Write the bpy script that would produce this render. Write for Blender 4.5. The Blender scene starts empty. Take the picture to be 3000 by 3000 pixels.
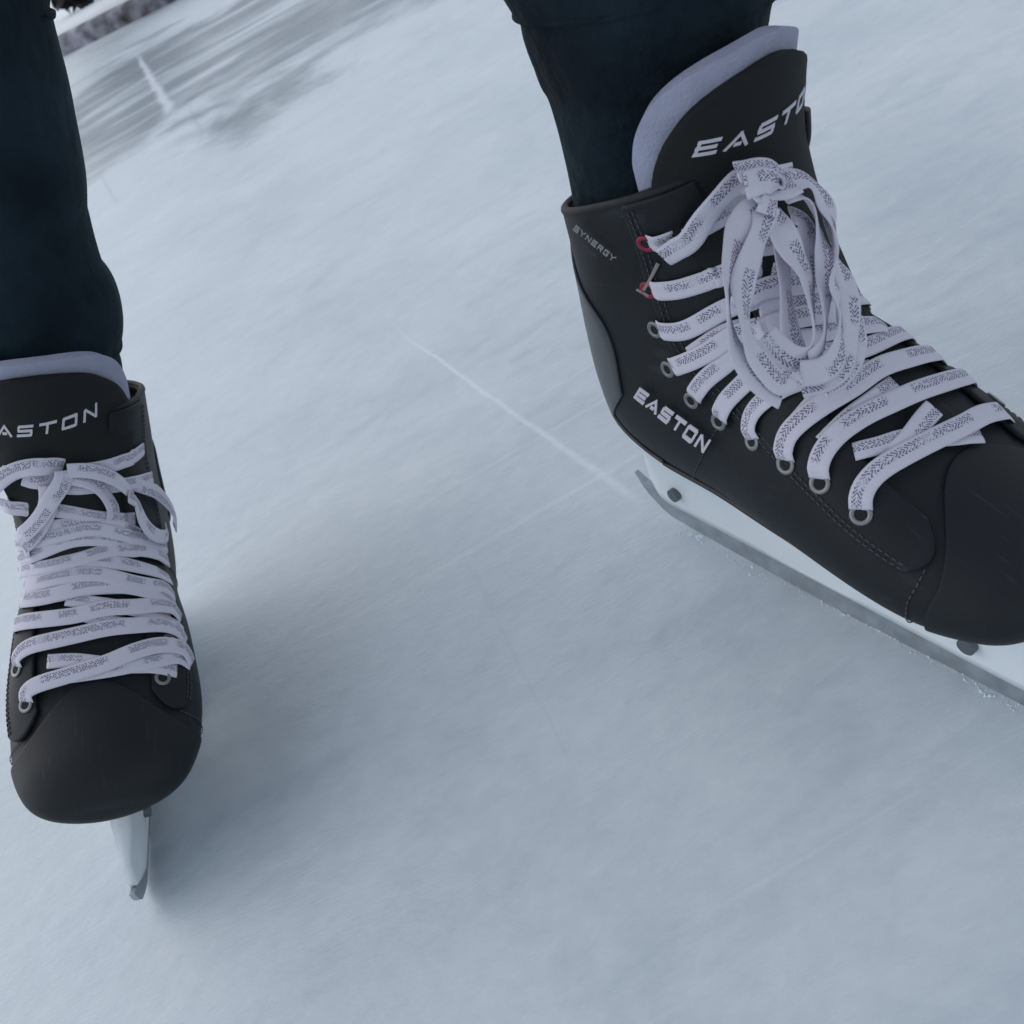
import bpy, bmesh, math, random
from mathutils import Vector, Matrix, noise
from mathutils.bvhtree import BVHTree
random.seed(7)
S = bpy.context.scene
COL = S.collection
PI = math.pi

# ---------------------------------------------------------------- camera
FPX, PITCH, ROLL, CAMH = 2736.06, math.radians(37.66), math.radians(-29.84), 0.4152
fw = Vector((0, math.cos(PITCH), -math.sin(PITCH)))
rt0 = Vector((1, 0, 0)); up0 = rt0.cross(fw)
RT = rt0*math.cos(ROLL) + up0*math.sin(ROLL)
UP = -rt0*math.sin(ROLL) + up0*math.cos(ROLL)
CP = Vector((0, 0, CAMH))
cam = bpy.data.cameras.new('camera'); camo = bpy.data.objects.new('camera', cam); COL.objects.link(camo)
cam.sensor_width = 36; cam.lens = FPX/3000*36; cam.clip_start = .02; cam.clip_end = 2000
cam.dof.use_dof = True; cam.dof.focus_distance = .45; cam.dof.aperture_fstop = 20
camo.matrix_world = Matrix(((RT.x, UP.x, -fw.x, CP.x), (RT.y, UP.y, -fw.y, CP.y), (RT.z, UP.z, -fw.z, CP.z), (0, 0, 0, 1)))
S.camera = camo

def ray(px, py):
    return (fw + RT*((px-1500)/FPX) - UP*((py-1500)/FPX)).normalized()
def on_ice(px, py, z=0.0):
    d = ray(px, py); return CP + d*((z-CAMH)/d.z)
def on_y(px, py, Y):
    d = ray(px, py); return CP + d*(Y/d.y)
def depth(P): return (P-CP).dot(fw)

# ---------------------------------------------------------------- helpers
def tag(o, label=None, cat=None, group=None, kind=None):
    if label: o['label'] = label
    if cat: o['category'] = cat
    if group: o['group'] = group
    if kind: o['kind'] = kind
    return o
def mesh_obj(name, verts, faces, mat, parent=None, smooth=True, uvs=None):
    me = bpy.data.meshes.new(name); me.from_pydata([tuple(v) for v in verts], [], faces)
    if uvs:
        ul = me.uv_layers.new(name='UVMap')
        for l in me.loops: ul.data[l.index].uv = uvs[l.vertex_index]
    me.validate(); me.update()
    bm = bmesh.new(); bm.from_mesh(me); bmesh.ops.recalc_face_normals(bm, faces=bm.faces); bm.to_mesh(me); bm.free()
    if smooth:
        for p in me.polygons: p.use_smooth = True
    me.materials.append(mat)
    o = bpy.data.objects.new(name, me); COL.objects.link(o)
    if parent: o.parent = parent
    return o
def grid_faces(n, m, wrap=False, off=0):
    f = []
    for i in range(n-1):
        for j in range(m if wrap else m-1):
            k = (j+1) % m
            f.append((off+i*m+j, off+i*m+k, off+(i+1)*m+k, off+(i+1)*m+j))
    return f
def solid(o, th, offset=-1):
    md = o.modifiers.new('solid', 'SOLIDIFY'); md.thickness = th; md.offset = offset
    return o
def crom(pts, n):
    """catmull-rom resample to n points, roughly even in arc length"""
    P = [Vector(p) for p in pts]
    if len(P) == 2: return [P[0].lerp(P[1], i/(n-1)) for i in range(n)]
    E = [P[0]*2-P[1]] + P + [P[-1]*2-P[-2]]
    out = []
    for i in range(len(P)-1):
        a, b, c, d = E[i:i+4]
        for k in range(24):
            t = k/24
            out.append(.5*((2*b)+(c-a)*t+(2*a-5*b+4*c-d)*t*t+(3*b-a-3*c+d)*t**3))
    out.append(P[-1])
    L = [0]
    for i in range(1, len(out)): L.append(L[-1]+(out[i]-out[i-1]).length)
    res = []; j = 0
    for i in range(n):
        s = L[-1]*i/(n-1)
        while j < len(L)-2 and L[j+1] < s: j += 1
        res.append(out[j].lerp(out[j+1], min(1, max(0, (s-L[j])/max(1e-9, L[j+1]-L[j])))))
    return res
def sample1(keys, t):
    """keys: list of tuples; smooth interpolation at t in 0..len-1"""
    n = len(keys); t = max(0, min(n-1-1e-6, t)); i = int(t); f = t-i
    g = lambda k: keys[max(0, min(n-1, k))]
    a, b, c, d = g(i-1), g(i), g(i+1), g(i+2)
    return [.5*((2*q)+(r-p)*f+(2*p-5*q+4*r-s)*f*f+(3*q-p-3*r+s)*f**3) for p, q, r, s in zip(a, b, c, d)]

# ---------------------------------------------------------------- materials
def srgb(r, g, b):
    f = lambda c: (c/255/12.92) if c <= 10 else ((c/255+.055)/1.055)**2.4
    return (f(r), f(g), f(b), 1)
def mat(name, col, rough=.6, metal=0, bump=None, var=None, spec=.5, sheen=0):
    m = bpy.data.materials.new(name); m.use_nodes = True; nt = m.node_tree; N = nt.nodes; b = N['Principled BSDF']
    b.inputs['Base Color'].default_value = (*col[:3], 1); b.inputs['Roughness'].default_value = rough
    b.inputs['Metallic'].default_value = metal; b.inputs['Specular IOR Level'].default_value = spec
    if sheen: b.inputs['Sheen Weight'].default_value = sheen; b.inputs['Sheen Roughness'].default_value = .6
    tc = N.new('ShaderNodeTexCoord')
    if var:
        scale, amt = var
        n = N.new('ShaderNodeTexNoise'); n.inputs['Scale'].default_value = scale; n.inputs['Detail'].default_value = 5
        nt.links.new(tc.outputs['Object'], n.inputs['Vector'])
        r = N.new('ShaderNodeMapRange'); r.inputs[1].default_value = .3; r.inputs[2].default_value = .7
        r.inputs[3].default_value = 1-amt; r.inputs[4].default_value = 1+amt
        nt.links.new(n.outputs['Fac'], r.inputs[0])
        mx = N.new('ShaderNodeVectorMath'); mx.operation = 'SCALE'; mx.inputs[0].default_value = col[:3]
        nt.links.new(r.outputs[0], mx.inputs['Scale']); nt.links.new(mx.outputs[0], b.inputs['Base Color'])
        r2 = N.new('ShaderNodeMapRange'); r2.inputs[3].default_value = max(.05, rough-.12); r2.inputs[4].default_value = min(1, rough+.12)
        nt.links.new(n.outputs['Fac'], r2.inputs[0]); nt.links.new(r2.outputs[0], b.inputs['Roughness'])
    if bump:
        scale, dist = bump
        n = N.new('ShaderNodeTexNoise'); n.inputs['Scale'].default_value = scale; n.inputs['Detail'].default_value = 6
        nt.links.new(tc.outputs['Object'], n.inputs['Vector'])
        bp = N.new('ShaderNodeBump'); bp.inputs['Distance'].default_value = dist; bp.inputs['Strength'].default_value = 1
        nt.links.new(n.outputs['Fac'], bp.inputs['Height']); nt.links.new(bp.outputs[0], b.inputs['Normal'])
    return m
M = {}
M['boot'] = mat('boot_black', (.006, .0088, .0122), .6, bump=(900, .0002), var=(22, .25), spec=.3)
M['cap'] = mat('toe_cap_black', (.006, .0088, .0122), .58, bump=(500, .00012), var=(18, .25), spec=.32)
M['panel'] = mat('eyestay_black', (.0055, .008, .0112), .6, bump=(1200, .0002), var=(30, .25), spec=.3)
M['tendon'] = mat('tendon_grey', (.042, .052, .060), .42, bump=(700, .0002), var=(25, .15))
M['heel'] = mat('heel_band', (.05, .048, .062), .4, var=(60, .5))
M['tongue'] = mat('tongue_black', (.010, .012, .013), .75, bump=(1500, .0003), var=(30, .15), spec=.25)
M['felt'] = mat('felt_grey', (.31, .33, .44), .95, bump=(700, .0006), var=(60, .10), spec=.1)
M['white'] = mat('holder_white', (.70, .76, .80), .35, var=(20, .04))
M['steel'] = mat('runner_steel', (.38, .42, .45), .35, metal=.7, var=(90, .18), bump=(300, .0001))
M['bolt'] = mat('bolt_steel', (.12, .14, .15), .45, metal=.5)
M['ring'] = mat('eyelet_metal', (.20, .21, .22), .4, metal=.6)
M['dark'] = mat('hole_dark', (.008, .008, .01), .9)
M['red'] = mat('eyelet_red', (.22, .006, .035), .45)
M['print'] = mat('print_light', (.50, .50, .56), .6, spec=.3)
M['print2'] = mat('print_grey', (.24, .24, .25), .6, spec=.3)
M['tape'] = mat('stitch_line', (.22, .20, .19), .6)
M['thread'] = mat('thread', (.05, .052, .058), .7)
M['sole'] = mat('outsole', (.03, .032, .036), .5)
M['skin'] = mat('skin', (.45, .27, .2), .6)
M['jacket'] = mat('jacket', (.02, .022, .03), .8, bump=(60, .002))
def denim():
    m = mat('denim_navy', (.0045, .0105, .016), .9, bump=(30, .010), spec=.15, sheen=.0)
    nt = m.node_tree; N = nt.nodes; b = N['Principled BSDF']
    tc = N.new('ShaderNodeTexCoord')
    n = N.new('ShaderNodeTexNoise'); n.inputs['Scale'].default_value = 9; n.inputs['Detail'].default_value = 8; n.inputs['Roughness'].default_value = .6
    nt.links.new(tc.outputs['Object'], n.inputs['Vector'])
    cr = N.new('ShaderNodeValToRGB'); cr.color_ramp.elements[0].position = .35; cr.color_ramp.elements[1].position = .7
    cr.color_ramp.elements[0].color = (.005, .010, .016, 1); cr.color_ramp.elements[1].color = (.017, .037, .050, 1)
    nt.links.new(n.outputs['Fac'], cr.inputs[0]); nt.links.new(cr.outputs[0], b.inputs['Base Color'])
    return m
M['denim'] = denim()
def scuff(m, amt=.5):
    nt = m.node_tree; N = nt.nodes; b = N['Principled BSDF']; LK = nt.links.new
    tc = N.new('ShaderNodeTexCoord'); acc = None
    for k, (rz, sc) in enumerate(((.5, 1), (2.1, 1.4), (1.2, .8))):
        mp = N.new('ShaderNodeMapping'); mp.inputs['Rotation'].default_value = (rz, rz*.7, rz*1.9); mp.inputs['Scale'].default_value = (18*sc, 420*sc, 60*sc); LK(tc.outputs['Object'], mp.inputs[0])
        n = N.new('ShaderNodeTexNoise'); n.inputs['Scale'].default_value = 1; n.inputs['Detail'].default_value = 3; LK(mp.outputs[0], n.inputs['Vector'])
        r = N.new('ShaderNodeMapRange'); r.inputs[1].default_value = .68; r.inputs[2].default_value = .78; LK(n.outputs['Fac'], r.inputs[0])
        if acc is None: acc = r.outputs[0]
        else:
            a_ = N.new('ShaderNodeMath'); a_.operation = 'MAXIMUM'; LK(acc, a_.inputs[0]); LK(r.outputs[0], a_.inputs[1]); acc = a_.outputs[0]
    mu = N.new('ShaderNodeMath'); mu.operation = 'MULTIPLY'; LK(acc, mu.inputs[0]); mu.inputs[1].default_value = amt
    src = b.inputs['Base Color'].links[0].from_socket
    mx = N.new('ShaderNodeMix'); mx.data_type = 'RGBA'; LK(mu.outputs[0], mx.inputs['Factor']); LK(src, mx.inputs['A']); mx.inputs['B'].default_value = (.10, .11, .12, 1)
    LK(mx.outputs['Result'], b.inputs['Base Color'])
for k_ in ('boot', 'cap', 'panel', 'tendon'): scuff(M[k_], .16)
def lace_mat():
    m = bpy.data.materials.new('lace_woven'); m.use_nodes = True; nt = m.node_tree; N = nt.nodes; b = N['Principled BSDF']
    b.inputs['Roughness'].default_value = .85; b.inputs['Specular IOR Level'].default_value = .2
    uv = N.new('ShaderNodeUVMap'); sp = N.new('ShaderNodeSeparateXYZ'); nt.links.new(uv.outputs[0], sp.inputs[0])
    def math_(op, a, b_=None, c=None):
        x = N.new('ShaderNodeMath'); x.operation = op
        for i, v in enumerate((a, b_, c)):
            if v is None: continue
            if isinstance(v, (int, float)): x.inputs[i].default_value = v
            else: nt.links.new(v, x.inputs[i])
        return x.outputs[0]
    u, v = sp.outputs[0], sp.outputs[1]          # u in metres along, v 0..1 across
    # woven print: dark flecks in runs along one half of the tape
    # herringbone: skewed dashes, broken up by noise
    ph = math_('ADD', math_('MULTIPLY', u, 620), math_('MULTIPLY', math_('PINGPONG', math_('MULTIPLY', v, 6), 1), 1.3))
    dash = math_('FRACT', ph)
    cmb = N.new('ShaderNodeCombineXYZ'); nt.links.new(math_('MULTIPLY', u, 700), cmb.inputs[0]); nt.links.new(math_('MULTIPLY', v, 7), cmb.inputs[1])
    vo = N.new('ShaderNodeTexNoise'); vo.inputs['Scale'].default_value = 1.0; vo.inputs['Detail'].default_value = 2
    nt.links.new(cmb.outputs[0], vo.inputs['Vector'])
    fl = math_('MULTIPLY', math_('GREATER_THAN', dash, .45), math_('GREATER_THAN', vo.outputs['Fac'], .44))
    band = math_('LESS_THAN', math_('ABSOLUTE', math_('SUBTRACT', v, .34)), .21)
    run = N.new('ShaderNodeTexNoise'); run.noise_dimensions = '1D'; run.inputs['Scale'].default_value = 60; run.inputs['Detail'].default_value = 0
    nt.links.new(u, run.inputs['W'])
    rn = N.new('ShaderNodeMapRange'); rn.inputs[1].default_value = .38; rn.inputs[2].default_value = .46; nt.links.new(run.outputs['Fac'], rn.inputs[0])
    msk = math_('MULTIPLY', math_('MULTIPLY', fl, band), rn.outputs[0])
    mx = N.new('ShaderNodeMix'); mx.data_type = 'RGBA'
    mx.inputs['A'].default_value = (.56, .56, .65, 1); mx.inputs['B'].default_value = (.07, .07, .12, 1)
    nt.links.new(math_('MULTIPLY', msk, .85), mx.inputs['Factor'])
    nt.links.new(mx.outputs['Result'], b.inputs['Base Color'])
    wv = N.new('ShaderNodeTexWave'); wv.inputs['Scale'].default_value = 1
    cm2 = N.new('ShaderNodeCombineXYZ'); nt.links.new(math_('MULTIPLY', u, 900), cm2.inputs[0]); nt.links.new(math_('MULTIPLY', v, 12), cm2.inputs[1])
    ns = N.new('ShaderNodeTexNoise'); ns.inputs['Scale'].default_value = 1; nt.links.new(cm2.outputs[0], ns.inputs['Vector'])
    bp = N.new('ShaderNodeBump'); bp.inputs['Distance'].default_value = .0003; nt.links.new(ns.outputs['Fac'], bp.inputs['Height']); nt.links.new(bp.outputs[0], b.inputs['Normal'])
    return m
M['lace'] = lace_mat()

# ---------------------------------------------------------------- boot form (local: x toe, y left, z up)
# (Ix, Iz, Sx, Sz, halfwidth, n_top, n_bottom, taper)
K = [
 (.1350, .0892, .1350, .0888, .0002, 2, 2, 0, 0),
 (.1355, .098, .1345, .081, .018, 2, 2, .0, .1),
 (.1320, .1070, .1305, .0755, .0305, 2, 2.2, .03, .2),
 (.1215, .1152, .1225, .0705, .0400, 2.1, 2.5, .05, .28),
 (.1060, .1225, .1080, .0675, .0465, 2.1, 2.7, .08, .30),
 (.0890, .1300, .0920, .0655, .0500, 2.2, 2.8, .08, .30),
 (.0720, .1410, .0680, .0645, .0510, 2.3, 2.8, .07, .34),
 (.055, .154, .036, .065, .0490, 2.4, 2.8, .08, .32),
 (.036, .168, .000, .067, .0455, 2.5, 2.8, .10, .28),
 (.018, .182, -.040, .069, .0400, 2.5, 2.8, .12, .22),
 (.008, .200, -.085, .072, .0395, 2.7, 2.6, .04, .12),
 (.003, .215, -.118, .084, .0385, 2.9, 2.4, .0, .05),
 (.000, .227, -.127, .110, .0385, 3.1, 2.2, .0, 0),
 (-.003, .238, -.126, .145, .0395, 3.2, 2.1, .0, 0),
 (-.003, .246, -.118, .185, .0425, 3.5, 2.1, .0, 0),
 (-.005, .254, -.113, .225, .0450, 3.7, 2.1, .0, 0),
]
TK = len(K)-1
def Fp(t, a):
    Ix, Iz, Sx, Sz, w, nt_, nb, tp, bt = sample1(K, t)
    c, s = math.cos(a), math.sin(a)
    n = nt_ if c > 0 else nb
    e = 2/n
    cc = math.copysign(abs(c)**e, c); ss = math.copysign(abs(s)**e, s)
    mx, mz = (Ix+Sx)/2, (Iz+Sz)/2; hx, hz = (Ix-Sx)/2, (Iz-Sz)/2
    return Vector((mx+hx*cc, (w+.0016*min(1, t))*(1-tp*max(cc, 0)-bt*max(-cc, 0)**2.2)*ss, mz+hz*cc))
def Fn(t, a):
    if t < .004: return Vector((1, 0, 0))
    e = 1e-3
    du = Fp(min(TK, t+e), a)-Fp(max(0, t-e), a); dv = Fp(t, a+e)-Fp(t, a-e)
    n = dv.cross(du)
    n = n.normalized() if n.length > 1e-12 else Vector((1, 0, 0))
    Ix, Iz, Sx, Sz = sample1(K, t+max(0, 2.2-t))[:4]
    if n.dot(Fp(t, a)-Vector(((Ix+Sx)/2, 0, (Iz+Sz)/2))) < 0 and t > .0: n = -n
    return n
def Fo(t, a, off): return Fp(t, a)+Fn(t, a)*off

def boot_patch(name, tf, af, n, m, off, th, mt, parent):
    """tf(i,j) -> t, af(i,j) -> a on unit square"""
    V = []
    for i in range(n):
        for j in range(m):
            x, y = i/(n-1), j/(m-1)
            V.append(Fo(tf(x, y), af(x, y), off))
    o = mesh_obj(name, V, grid_faces(n, m), mt, parent)
    # make normals face outward
    me = o.data; c = Vector((-.0, 0, .12))
    s = sum(1 if p.normal.dot(p.center-Vector((min(.1, max(-.07, p.center.x)), 0, .1+.0*p.center.z))) > 0 else -1 for p in me.polygons)
    if s < 0: me.flip_normals()
    solid(o, th, -1)
    bv = o.modifiers.new('b', 'BEVEL'); bv.width = th*.35; bv.segments = 2; bv.limit_method = 'ANGLE'; bv.angle_limit = 1.0
    return o

def spine_frame(pts, n):
    P = crom([Vector((a, 0, b)) for a, b in pts], n); F_ = []
    for i in range(n):
        T = (P[min(n-1, i+1)]-P[max(0, i-1)]).normalized()
        N_ = Vector((T.z, 0, -T.x))          # outward (forward)
        F_.append((P[i], T, N_))
    return F_
TSP = [(.050, .142), (.026, .168), (.011, .198), (.002, .222), (-.002, .248), (.001, .269), (.0055, .2885)]
def tongue_grid(pts, W, phi, off, v_top, pw=2.4, nv=60, nu=33, far=0, wl=lambda v: min(1, .55+.45*max(0, min(1, (v-.45)/.28)))):
    fr = spine_frame(pts, nv); V = []
    for i, (P, T, N_) in enumerate(fr):
        v = i/(nv-1)
        w = 1.0
        if v > v_top: w = max(.02, 1-((v-v_top)/(1-v_top))**pw)**.5
        w *= wl(v)
        for j in range(nu):
            u = -1+2*j/(nu-1); ang = u*phi*w; sag = -.016*max(0, far*u*w)**1.4*max(0, (v-.45)/.55)
            R = W/phi
            V.append(P + T*sag + N_*(off - R*(1-math.cos(ang))) + Vector((0, R*math.sin(ang), 0)))
    return V, nv, nu

def ext(profile, y0, y1, bev=0):
    """extrude an xz outline between y0 and y1"""
    n = len(profile); V = [(x, y0, z) for x, z in profile]+[(x, y1, z) for x, z in profile]
    F_ = [tuple(range(n))[::-1], tuple(range(n, 2*n))]+[(i, (i+1) % n, n+(i+1) % n, n+i) for i in range(n)]
    return V, F_

def cyl(c, axis, r, h, n=20, r2=None):
    axis = Vector(axis).normalized(); c = Vector(c); a = axis.orthogonal().normalized(); b = axis.cross(a); V = []; r2 = r if r2 is None else r2
    for s, rr in ((-.5, r), (.5, r2)):
        for i in range(n):
            an = 2*PI*i/n; V.append(c+axis*h*s+a*rr*math.cos(an)+b*rr*math.sin(an))
    return V, [tuple(range(n))[::-1], tuple(range(n, 2*n))]+[(i, (i+1) % n, n+(i+1) % n, n+i) for i in range(n)]
def ringmesh(c, nrm, r, tr, n=20, m=8):
    nrm = Vector(nrm).normalized(); a = nrm.orthogonal().normalized(); b = nrm.cross(a); V = []
    for i in range(n):
        an = 2*PI*i/n; d = a*math.cos(an)+b*math.sin(an)
        for j in range(m):
            bn = 2*PI*j/m; V.append(Vector(c)+d*(r+tr*math.cos(bn))+nrm*tr*.6*math.sin(bn))
    F_ = [(i*m+j, i*m+(j+1) % m, ((i+1) % n)*m+(j+1) % m, ((i+1) % n)*m+j) for i in range(n) for j in range(m)]
    return V, F_
def merge(parts):
    V, F_ = [], []
    for v, f in parts:
        o = len(V); V += [Vector(x) for x in v]; F_ += [tuple(i+o for i in q) for q in f]
    return V, F_

# ---------------------------------------------------------------- skate
def soleZ(x):
    best = None
    # sole height from the S curve
    pts = [(k[2], k[3]) for k in K[1:11]]
    for (x1, z1), (x0, z0) in zip(pts, pts[1:]):
        if x0 <= x <= x1: return z0+(z1-z0)*(x-x0)/(x1-x0)
    return pts[0][1] if x > pts[0][0] else pts[-1][1]

class Skate: pass
def build_skate(q, label, mirror, labels=None):
    x, y, yaw, lean, tip = q
    F_ = Vector((math.cos(yaw), math.sin(yaw), 0)); lf = Vector((-math.sin(yaw), math.cos(yaw), 0)); z = Vector((0, 0, 1))
    u = z*math.cos(lean)-lf*math.sin(lean); l = lf*math.cos(lean)+z*math.sin(lean)
    f2 = F_*math.cos(tip)-u*math.sin(tip); u2 = u*math.cos(tip)+F_*math.sin(tip)
    # let the runner touch the ice
    zmin = min((f2*xx+u2*zz).z for xx, zz in RUNB)
    mw = Matrix(((f2.x, l.x, u2.x, x), (f2.y, l.y, u2.y, y), (f2.z, l.z, u2.z, -zmin-.0008), (0, 0, 0, 1)))
    root = bpy.data.objects.new('ice_skate', None); COL.objects.link(root); root.matrix_world = mw; root.empty_display_size = .1
    tag(root, label, 'ice skate', 'black hockey skates worn by the skater')
    sk = Skate(); sk.root = root; sk.mw = mw; sk.inv = mw.inverted()
    # shell
    n, m = 110, 88
    V = []; sk.par = []
    for i in range(n):
        t = TK*i/(n-1)
        for j in range(m): V.append(Fp(t, 2*PI*j/m))
    fc = grid_faces(n, m, True)
    cap = [tuple(range(m))]
    boot = mesh_obj('boot', V, fc+cap, M['boot'], root)
    vol = sum(p.center.dot(p.normal)*p.area for p in boot.data.polygons)
    if vol < 0: boot.data.flip_normals()
    solid(boot, .004, -1)
    # toe cap: reaches further back along the sides
    def cap_t(y):
        a = abs(y*2-1)*PI      # 0 at instep, PI at sole
        return 4.15+1.25*math.exp(-(a/.62)**2)+.5*max(0, a-1.2)
    boot_patch('toe_cap', lambda x, y: cap_t(y)*(.0005+.9995*x), lambda x, y: (y*2-1)*PI, 50, 97, .0013, .0013, M['cap'], root)
    # eyestay on each side of the throat
    for s in (1, -1):
        boot_patch('eyestay', lambda x, y: 4.55+x*(TK-4.55)+.5*(2*y-1)**2*(1-x)**6, lambda x, y, s=s: s*((.62-.12*min(1, x*1.3)) + (y)*(.60+.25*x)), 70, 14, .0028, .0026, M['panel'], root)
        boot_patch('tendon_guard', lambda x, y: 11.2+x*3.65, lambda x, y, s=s: s*(3.05-y*(1.22-.95*x+.48*math.sin(x*PI))), 30, 14, .0016, .0016, M['tendon'], root)
        boot_patch('heel_band', lambda x, y: 9.9+x*1.75, lambda x, y, s=s: s*(3.05-(y)*(.75-.25*x)), 20, 12, .0022, .0022, M['heel'], root)
    # stitch rows
    def stitch(path, step=.0030, ln_=.0019):
        P = [Fo(t, a, o_) for t, a, o_ in path]; C2 = crom(P, 400); acc = 0; V, F_2 = [], []; last = 0
        for i in range(1, 399):
            acc += (C2[i]-C2[i-1]).length
            if acc > step:
                acc = 0; T = (C2[i+1]-C2[i-1]).normalized(); v, f = cyl(C2[i], T, .00032, ln_, 6); o = len(V); V += v; F_2 += [tuple(q+o for q in x) for x in f]
        return V, F_2
    for s in (1, -1):
        rows = []
        for dd in (.0, .05):
            rows.append(stitch([(4.9+(TK-.2-4.9)*k/14, s*((.62-.12*min(1, k/14*1.3))+.92*(.60+.25*k/14)-dd), .0031) for k in range(15)]))
        rows.append(stitch([(4.6+.5*max(0, (1.0+k*.13)-1.2), s*(1.0+k*.13), .0006) for k in range(10)]))
        rows.append(stitch([(9.4-k*.02, s*(2.4-k*.09), .0004) for k in range(16)]))
        v, f = merge(rows); mesh_obj('stitching', v, f, M['thread'], boot, smooth=False)
    # cuff roll along collar
    V = []
    for j in range(72):
        a = .55+(2*PI-1.1)*j/71
        c = Fp(TK, a); nn = Fn(TK-.01, a); up = (Fp(TK, a)-Fp(TK-.2, a)).normalized()
        for k in range(10):
            b = 2*PI*k/10; V.append(c-nn*.0015+nn*(.0021*math.cos(b))+up*(.0024*math.sin(b)))
    mesh_obj('collar_binding', V, grid_faces(72, 10, True), M['boot'], root)
    # sole plate
    V = []
    for i in range(60):
        t = 3.3+(9.9-3.3)*i/59
        for j in range(21):
            a = PI-.78+1.56*j/20; V.append(Fo(t, a, .0016*min(1, i/14)-.0006))
    so = mesh_obj('outsole', V, grid_faces(60, 21), M['sole'], root); solid(so, .003, 0)
    # tongue
    far = 0 if mirror else 1
    V, nv, nu = tongue_grid(TSP, .0515, 1.12, .0045, .64, pw=2.5, far=far)
    tg = mesh_obj('tongue', V, grid_faces(nv, nu), M['tongue'], root); solid(tg, .004, 0)
    sk.tongue = (V, grid_faces(nv, nu))
    sp = [(-.0055, .222), (-.0045, .236), (-.0035, .250)]+TSP[5:-1]+[(.0060, .2890), (.0075, .2950)]
    V2, nv, nu = tongue_grid(sp, .0505, 1.12, -.0022, .44, pw=2.5, far=far, wl=lambda v: .86+.14*max(0, min(1, v/.45)))
    fl = mesh_obj('tongue_liner', V2, grid_faces(nv, nu), M['felt'], tg); solid(fl, .006, 0)
    bv = fl.modifiers.new('b', 'BEVEL'); bv.width = .0025; bv.segments = 3; bv.limit_method = 'ANGLE'; bv.angle_limit = .9
    # holder
    def hw(x, f):   # f 0 bottom..1 top
        base = .0050
        top = .0075*math.exp(-((x-.065)/.045)**4) + .012*math.exp(-((x+.090)/.036)**4)+.005
        return base+(top-base)*max(0, (f-.25)/.75)**1.6
    rows = []; nx = 90; nz = 12
    V = []
    for i in range(nx):
        x = -.128+(.1425+.128)*i/(nx-1)
        zt = soleZ(x)-.001
        e = min((x+.128)/.02, 1); e2 = min((.1425-x)/.03, 1)
        zb = .018+.006*(1-e)**2*2+.010*(1-e2)**2
        mid = math.exp(-((x-.0)/.030)**4)
        top = zt*(1-mid)+(.036)*mid
        if x > .12: top = min(top, .0655)-(x-.12)*.9
        ring = []
        for k in range(nz):
            f = k/(nz-1); zz = zb+(top-zb)*f; w = hw(x, f*(1-mid)+.1*mid)
            if x > .125: w *= max(.35, 1-(x-.125)/.03)
            if x < -.118: w *= max(.3, 1-(-.118-x)/.016)
            ring.append(Vector((x, w, zz)))
        V += ring+[Vector((v.x, -v.y, v.z)) for v in reversed(ring)]
    fc = grid_faces(nx, nz*2, True)+[tuple(range(nz*2)), tuple(range((nx-1)*nz*2, nx*nz*2))]
    ho = mesh_obj('blade_holder', V, fc, M['white'], root)
    sk.holder = ho
    V, fc = ext(RUNP, -.0016, .0016); rn = mesh_obj('runner', V, fc, M['steel'], root, smooth=False)
    for bx in (-.100, .092):
        for s in (1, -1):
            V, fc = cyl((bx, s*.0066, .0315), (0, 1, 0), .0044, .004, 20); b = mesh_obj('bolt', V, fc, M['bolt'], ho, smooth=False)
    # ray targets in world space
    Vw = []; Fw = []
    def add(Vl, Fl):
        o = len(Vw); Vw.extend([mw @ Vector(v) for v in Vl]); Fw.extend([tuple(i+o for i in f) for f in Fl])
    nb, mb = 160, 120
    VV = [Fo(TK*i/(nb-1), 2*PI*j/mb, .0028) if i > 0 else Fp(0, 2*PI*j/mb) for i in range(nb) for j in range(mb)]
    add(VV, grid_faces(nb, mb, True)); sk.bvh_shell = BVHTree.FromPolygons(Vw, Fw)
    add(*sk.tongue); sk.bvh = BVHTree.FromPolygons(Vw, Fw)
    return sk

# runner outline (x,z) with rocker; heel tip sweeps up to a point
def rock(x): return (x*x)/(2*2.9)
RUNB = []
for i in range(41):
    x = -.128+.262*i/40
    z = rock(x)
    if x < -.112: z += ((-.112-x)/.016)**2*.006
    if x > .118: z += ((x-.118)/.016)**2*.005
    RUNB.append((x, z))
RUNP = [(-.1435, .0265)]+[(-.138, .0175), (-.1335, .0125)]+RUNB+[(.141, .0125), (.146, .020), (.150, .031)]+[(.142, .027)]+[(.120, .020), (-.12, .020), (-.134, .0225)]

QR = (.12428478, .33202577, -1.2503406, -.12261758, .03526736)
QL = (-.3032736, .5198966, -1.5982498, -.4128853, -.0022352)
R = build_skate(QR, 'black hockey skate on the right, seen from its side with a large hanging white bow', False)
Lk = build_skate(QL, 'black hockey skate on the left, seen toe first, cut by the picture edge', True)

def cast(sk, px, py, shell=False):
    d = ray(px, py)
    h = (sk.bvh_shell if shell else sk.bvh).ray_cast(CP, d)
    if h[0] is None: return None
    n = h[1]
    if n.dot(d) > 0: n = -n
    return h[0], n
SLIDE = {}
def plane_hit(sk, px, py, lift):
    A = sk.mw @ Vector((.072, 0, .137)); B = sk.mw @ Vector((.004, 0, .232))
    T = (B-A).normalized(); Y = (sk.mw.to_3x3() @ Vector((0, 1, 0))).normalized(); n = T.cross(Y)
    if n.dot(fw) > 0: n = -n
    A = A+n*lift
    d = ray(px, py); t = (A-CP).dot(n)/d.dot(n)
    return CP+d*t, n

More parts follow.
